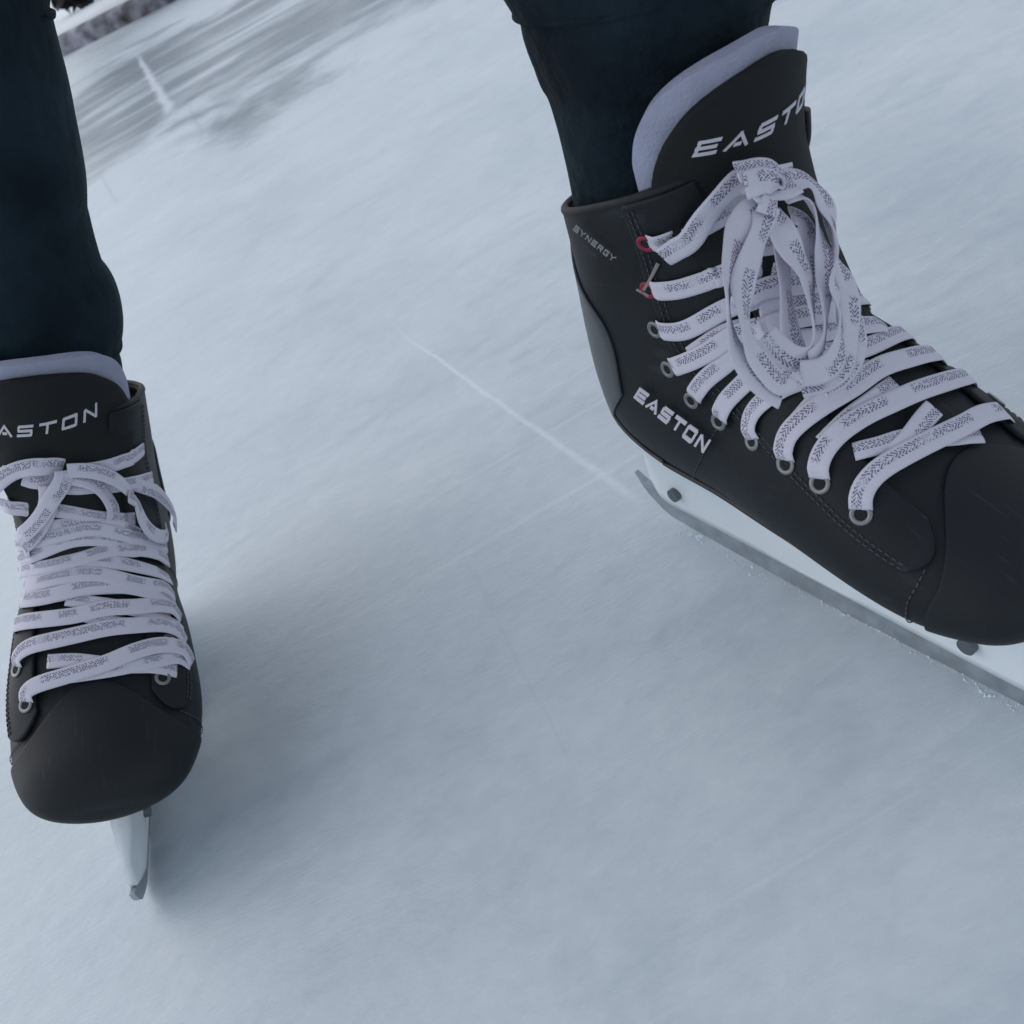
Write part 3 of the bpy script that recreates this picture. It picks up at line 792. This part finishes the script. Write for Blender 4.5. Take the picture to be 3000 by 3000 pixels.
# ---------------------------------------------------------------- ice
def ice_mat():
    m = bpy.data.materials.new('lake_ice'); m.use_nodes = True; nt = m.node_tree; N = nt.nodes; b = N['Principled BSDF']; LK = nt.links.new
    tc = N.new('ShaderNodeTexCoord')
    def mapn(scale, rot=0, loc=(0, 0, 0)):
        mp = N.new('ShaderNodeMapping'); mp.inputs['Scale'].default_value = scale; mp.inputs['Rotation'].default_value = (0, 0, rot); mp.inputs['Location'].default_value = loc
        LK(tc.outputs['Object'], mp.inputs[0]); return mp.outputs[0]
    def noi(vec, sc, det=4, ro=.5, dist=0):
        n = N.new('ShaderNodeTexNoise'); n.inputs['Scale'].default_value = sc; n.inputs['Detail'].default_value = det; n.inputs['Roughness'].default_value = ro; n.inputs['Distortion'].default_value = dist
        LK(vec, n.inputs['Vector']); return n.outputs['Fac']
    def mr(x, a, b_, c, d, smooth=False):
        r = N.new('ShaderNodeMapRange'); r.inputs[1].default_value = a; r.inputs[2].default_value = b_; r.inputs[3].default_value = c; r.inputs[4].default_value = d
        if smooth: r.interpolation_type = 'SMOOTHSTEP'
        LK(x, r.inputs[0]); return r.outputs[0]
    def mt(op, a, b_):
        x = N.new('ShaderNodeMath'); x.operation = op
        for i, v in enumerate((a, b_)):
            if isinstance(v, (int, float)): x.inputs[i].default_value = v
            else: LK(v, x.inputs[i])
        return x.outputs[0]
    SCR = []
    # frost, worn in streaks along the skating direction
    streak = noi(mapn((2.2, 5.5, 1), ICE_ROT), 1.6, 6, .55, .9)
    blot = noi(mapn((1, 1, 1)), 5.5, 5, .55)
    fine = noi(mapn((1, 1.8, 1), ICE_ROT), 45, 5, .6)
    fr = mt('ADD', mt('ADD', mr(streak, .3, .7, -.2, .2), mr(blot, .3, .7, -.6, .6)), mr(fine, .3, .7, -.28, .28))
    tint = N.new('ShaderNodeValToRGB'); tint.color_ramp.elements[0].position = 0; tint.color_ramp.elements[1].position = 1
    tint.color_ramp.elements[0].color = (.445, .51, .565, 1); tint.color_ramp.elements[1].color = (.615, .675, .715, 1)
    LK(mr(fr, -.9, .9, 0, 1), tint.inputs[0])
    g0, g1 = on_ice(1500, 1950), on_ice(2400, 2600); GR = math.atan2((g1-g0).y, (g1-g0).x)
    sm_ = noi(mapn((3, 11, 1), GR, (2.3, 1.1, 0)), 1.9, 5, .55, .8)
    fr = mt('ADD', fr, mr(sm_, .52, .72, 0, -.5, True))
    sm2 = noi(mapn((1, 1.4, 1), GR, (5.3, 4.1, 0)), 14, 5, .65, .5)
    fr = mt('ADD', fr, mr(sm2, .55, .75, 0, -.4, True))
    for rot_, sc_, lo_ in ((ICE_ROT, 26, .70), (ICE_ROT+.5, 19, .72), (ICE_ROT-1.1, 15, .73)):
        nn = noi(mapn((.5, sc_*2, 1), rot_, (rot_, sc_, 0)), 2.2, 2, .4, .15)
        ln_ = mt('MULTIPLY', mr(nn, lo_-.03, lo_+.02, 0, 1), mr(noi(mapn((1, 1, 1), 0, (3, rot_, 0)), 1.8, 2), .45, .62, 0, 1))
        fr = mt('ADD', fr, mt('MULTIPLY', ln_, .5))
        SCR.append(ln_)
    LK(mr(fr, -.9, .9, 0, 1), tint.inputs[0])
    # swept bare ice patches far left
    def line_mask(p0, p1, w0, w1, wob=.004):
        a_, b_ = on_ice(*p0), on_ice(*p1); d_ = (b_-a_); L_ = d_.length; an = math.atan2(d_.y, d_.x)
        sb_ = N.new('ShaderNodeVectorMath'); sb_.operation = 'SUBTRACT'; LK(tc.outputs['Object'], sb_.inputs[0]); sb_.inputs[1].default_value = (a_.x, a_.y, 0)
        vr = N.new('ShaderNodeVectorRotate'); vr.rotation_type = 'Z_AXIS'; vr.inputs['Angle'].default_value = -an; LK(sb_.outputs[0], vr.inputs['Vector'])
        sx = N.new('ShaderNodeSeparateXYZ'); LK(vr.outputs[0], sx.inputs[0])
        y_ = mt('ADD', sx.outputs[1], mr(noi(mapn((1, 1, 1)), 9, 3), 0, 1, -wob, wob))
        wd = mr(sx.outputs[0], 0, L_, w0, w1)
        core = mr(mt('DIVIDE', mt('ABSOLUTE', y_, 0), wd), .1, 1.6, 1, 0, True)
        along = mt('MULTIPLY', mr(sx.outputs[0], 0, L_*.3, 0, 1, True), mr(sx.outputs[0], L_*.93, L_, 1, 0, True))
        grit = mr(noi(mapn((1, 1, 1)), 130, 4, .7), .35, .6, .55, 1)
        return mt('MULTIPLY', mt('MULTIPLY', core, along), grit)
    whites = [(line_mask((1120, 935), (1900, 1490), .0014, .0034, .006), .75), (line_mask((395, 150), (505, 335), .008, .016, .01), .85), (line_mask((300, 385), (475, 285), .012, .010, .02), .6)]
    darks = [(line_mask((235, 425), (350, 600), .006, .004), .35), (line_mask((545, 300), (595, 390), .006, .004), .3), (line_mask((1330, 1560), (1700, 2300), .002, .001), .10)]
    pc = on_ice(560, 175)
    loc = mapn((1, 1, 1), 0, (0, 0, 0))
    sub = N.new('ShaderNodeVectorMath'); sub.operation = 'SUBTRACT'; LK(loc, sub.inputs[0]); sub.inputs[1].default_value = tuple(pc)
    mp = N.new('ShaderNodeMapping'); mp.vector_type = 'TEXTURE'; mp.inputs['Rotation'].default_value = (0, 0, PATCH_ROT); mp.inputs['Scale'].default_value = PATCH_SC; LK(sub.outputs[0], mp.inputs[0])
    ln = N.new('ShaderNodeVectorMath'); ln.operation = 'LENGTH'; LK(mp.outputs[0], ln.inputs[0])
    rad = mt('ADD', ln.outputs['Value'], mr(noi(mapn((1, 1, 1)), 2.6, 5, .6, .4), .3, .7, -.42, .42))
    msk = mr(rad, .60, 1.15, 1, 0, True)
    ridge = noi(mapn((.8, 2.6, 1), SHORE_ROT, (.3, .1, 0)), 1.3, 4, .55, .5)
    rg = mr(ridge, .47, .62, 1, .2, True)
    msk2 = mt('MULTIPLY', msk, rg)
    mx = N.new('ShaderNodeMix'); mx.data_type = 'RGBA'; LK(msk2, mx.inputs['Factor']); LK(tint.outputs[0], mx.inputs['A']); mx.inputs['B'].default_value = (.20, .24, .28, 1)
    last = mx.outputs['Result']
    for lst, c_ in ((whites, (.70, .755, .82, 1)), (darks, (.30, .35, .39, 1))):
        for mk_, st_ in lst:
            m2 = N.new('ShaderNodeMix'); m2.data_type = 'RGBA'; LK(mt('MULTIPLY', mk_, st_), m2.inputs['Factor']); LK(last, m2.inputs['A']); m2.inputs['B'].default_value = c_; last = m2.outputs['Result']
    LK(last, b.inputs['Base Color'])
    LK(mr(fr, -.9, .9, .34, .62), b.inputs['Roughness'])
    b.inputs['Specular IOR Level'].default_value = .35
    hn = mt('ADD', mt('MULTIPLY', fine, .6), mt('MULTIPLY', noi(mapn((1, 6, 1), ICE_ROT), 120, 3), .25))
    hn = mt('ADD', hn, mt('MULTIPLY', streak, 1.6))
    bp = N.new('ShaderNodeBump'); bp.inputs['Strength'].default_value = .35; bp.inputs['Distance'].default_value = .004; LK(hn, bp.inputs['Height']); LK(bp.outputs[0], b.inputs['Normal'])
    return m
t0, t1 = on_ice(1200, 1000), on_ice(1880, 1470)
ICE_ROT = math.atan2((t1-t0).y, (t1-t0).x)
s0, s1 = on_ice(180, 170), on_ice(500, 10)
sd = (s1-s0).normalized(); SHORE_ROT = math.atan2(sd.y, sd.x)
print('SHORE', s0, s1, 'track', t0, t1, 'patch', on_ice(560, 175), on_ice(200, 400), on_ice(900, 60), on_ice(700, 450), on_ice(600, 60))
PATCH_ROT = SHORE_ROT; PATCH_SC = (1.9, .9, 1)
M['ice'] = ice_mat()
sn = Vector((-sd.y, sd.x, 0));
if sn.y < 0: sn = -sn
# ice sheet ends under the far bank
mid = s0
far = [mid-sd*300+sn*.3, mid+sd*300+sn*.3, mid+sd*300-sn*300, mid-sd*300-sn*300]
ice = mesh_obj('frozen_lake', [(v.x, v.y, 0) for v in far], [(0, 1, 2, 3)], M['ice'], smooth=False)
tag(ice, 'frosted blue white lake ice under the skates', 'ice', kind='structure')
M['snow'] = mat('snow', (.80, .84, .87), .8, bump=(1.5, .05), var=(1.2, .05), spec=.2)
M['chip'] = mat('ice_chips', (.62, .69, .75), .6)
M['track'] = mat('groove_frost', (.64, .72, .80), .7, bump=(300, .0006))
M['groove'] = mat('groove_dark', (.36, .42, .47), .5)
# far bank and snow field
def strip(name, prof, mt, **k):
    n = 160; V = []
    for i in range(n):
        s = -40+80*i/(n-1)
        for (d, z) in prof:
            jit = noise.noise(Vector((s*1.3, d*2, 5)))
            V.append(mid+sd*s+sn*(d+jit*k.get('jd', .03))+Vector((0, 0, z+jit*k.get('jz', .01) if z > 0.005 else z)))
    return mesh_obj(name, V, grid_faces(n, len(prof)), mt)
field = strip('snow_field', [(.05, .0), (.07, .088), (.14, .108), (.6, .11), (1.4, .12), (4, .14), (12, .18), (40, .4), (160, 3), (420, 14)], M['snow'], jz=.02)
tag(field, 'snow covered shore behind the ice', 'snow', kind='structure')

M['edging'] = mat('edging_weathered', (.20, .20, .24), .8, bump=(14, .02), var=(11, .95))
ed = strip('shore_edging', [(-.02, -.02), (0, .0), (.0, .03), (.012, .070), (.05, .082), (.12, .084), (.16, .05), (.17, -.02)], M['edging'], jd=.02, jz=.012)
tag(ed, 'low weathered grey edging along the far side of the ice', 'edging')
M['dryw'] = mat('dark_twigs', (.022, .022, .024), .9)
def bush(P, r, h, label, seed):
    rnd = random.Random(seed); root = bpy.data.objects.new('bare_shrub', None); COL.objects.link(root); root.location = P
    tag(root, label, 'shrub', 'bare shrubs on the far snow')
    V, F_ = [], []; V2, F2 = [], []
    for k in range(70):
        a = rnd.uniform(0, 2*PI); tip = Vector((math.cos(a)*r*rnd.uniform(.2, 1), math.sin(a)*r*rnd.uniform(.2, 1), h*rnd.uniform(.5, 1))); b0 = Vector((math.cos(a), math.sin(a), 0))*r*.12
        m_ = b0.lerp(tip, .5)+Vector((rnd.uniform(-1, 1), rnd.uniform(-1, 1), rnd.uniform(-.2, .6)))*r*.15
        pts = crom([b0, m_, tip], 7)
        for i in range(6):
            v, f = cyl((pts[i]+pts[i+1])/2, pts[i+1]-pts[i], .012*(1-i/7), (pts[i+1]-pts[i]).length*1.05, 5, .012*(1-(i+1)/7)); o = len(V); V += v; F_ += [tuple(q+o for q in x) for x in f]
            for w_ in range(6):
                c = pts[i+1]+Vector((rnd.gauss(0, 1), rnd.gauss(0, 1), rnd.gauss(0, 1)))*r*.07
                d1 = Vector((rnd.gauss(0, 1), rnd.gauss(0, 1), rnd.gauss(0, 1))).normalized()*.05; d2 = d1.orthogonal().normalized()*.02
                o = len(V2); V2 += [c-d1, c+d2, c+d1, c-d2]; F2.append((o, o+1, o+2, o+3))
    mesh_obj('branches', V, F_, M['dryw'], root, smooth=False); mesh_obj('leaves', V2, F2, M['dryw'], root, smooth=False)
gz = .16
for i, (px, py, rr, hh, lab) in enumerate([(205, 8, .34, .9, 'dark bare shrub beside the left trouser leg, nearer the edging'), (255, 12, .42, 1.1, 'dark dense shrub in the middle of the far snow'), (310, -15, .38, 1.0, 'dark shrub at the right end of the row on the snow')]):
    P = on_ice(px, py, gz); bush(P, rr*.55, hh*.6, lab, 11+i)
# shavings thrown up along the blade
rnd = random.Random(5); V, F_ = [], []
def chip(P, r):
    o = len(V); n_ = 5
    top = P+Vector((rnd.uniform(-.3, .3)*r, rnd.uniform(-.3, .3)*r, r*rnd.uniform(.5, 1)))
    V.append(top)
    for k in range(n_):
        a = 2*PI*k/n_+rnd.uniform(-.3, .3); V.append(P+Vector((math.cos(a), math.sin(a), 0))*r*rnd.uniform(.6, 1.2)-Vector((0, 0, .0003)))
    for k in range(n_): F_.append((o, o+1+k, o+1+(k+1) % n_))
for i in range(230):
    f = rnd.random(); x = 1990+f*1010; y = 1545+(2070-1545)*f+8*math.sin(f*9)
    P = on_ice(x+rnd.gauss(0, 12), y+rnd.gauss(0, 6)+4); chip(P, rnd.uniform(.0003, .0012)*(1.8 if rnd.random() < .08 else 1))
for i in range(14): chip(on_ice(2045+rnd.gauss(0, 18), 1575+rnd.gauss(0, 7)), rnd.uniform(.001, .0026))
for i in range(110):
    chip(on_ice(rnd.uniform(1000, 3000), rnd.uniform(1300, 3000)), rnd.uniform(.0002, .0006))
sh = mesh_obj('ice_shavings', V, F_, M['chip'], smooth=False); tag(sh, 'small white ice shavings scattered along the blade', 'ice shavings', kind='stuff')

# ---------------------------------------------------------------- light
w = bpy.data.worlds.new('World'); S.world = w; w.use_nodes = True; nt = w.node_tree; bg = nt.nodes['Background']
sky = nt.nodes.new('ShaderNodeTexSky'); sky.sky_type = 'NISHITA'; sky.sun_disc = False
EL, AZ = math.radians(46), math.radians(-52)     # direction to the sun, measured from +Y towards -X for negative AZ
sky.sun_elevation = EL; sky.sun_rotation = AZ; sky.dust_density = 1.2; sky.air_density = 1.2; sky.altitude = 200
hs = nt.nodes.new('ShaderNodeHueSaturation'); hs.inputs['Saturation'].default_value = .38
nt.links.new(sky.outputs[0], hs.inputs['Color']); nt.links.new(hs.outputs[0], bg.inputs[0]); bg.inputs[1].default_value = .163
sl = bpy.data.lights.new('sun', 'SUN'); sl.energy = .55; sl.angle = math.radians(80); sl.color = (1, .98, .96)
so = bpy.data.objects.new('sun', sl); COL.objects.link(so)
sdv = Vector((math.sin(AZ)*math.cos(EL), math.cos(AZ)*math.cos(EL), math.sin(EL)))
so.rotation_euler = sdv.to_track_quat('Z', 'Y').to_euler()
S.view_settings.view_transform = 'Standard'; S.view_settings.look = 'None'; S.view_settings.exposure = .17; S.view_settings.gamma = 1
S.render.engine = 'CYCLES'
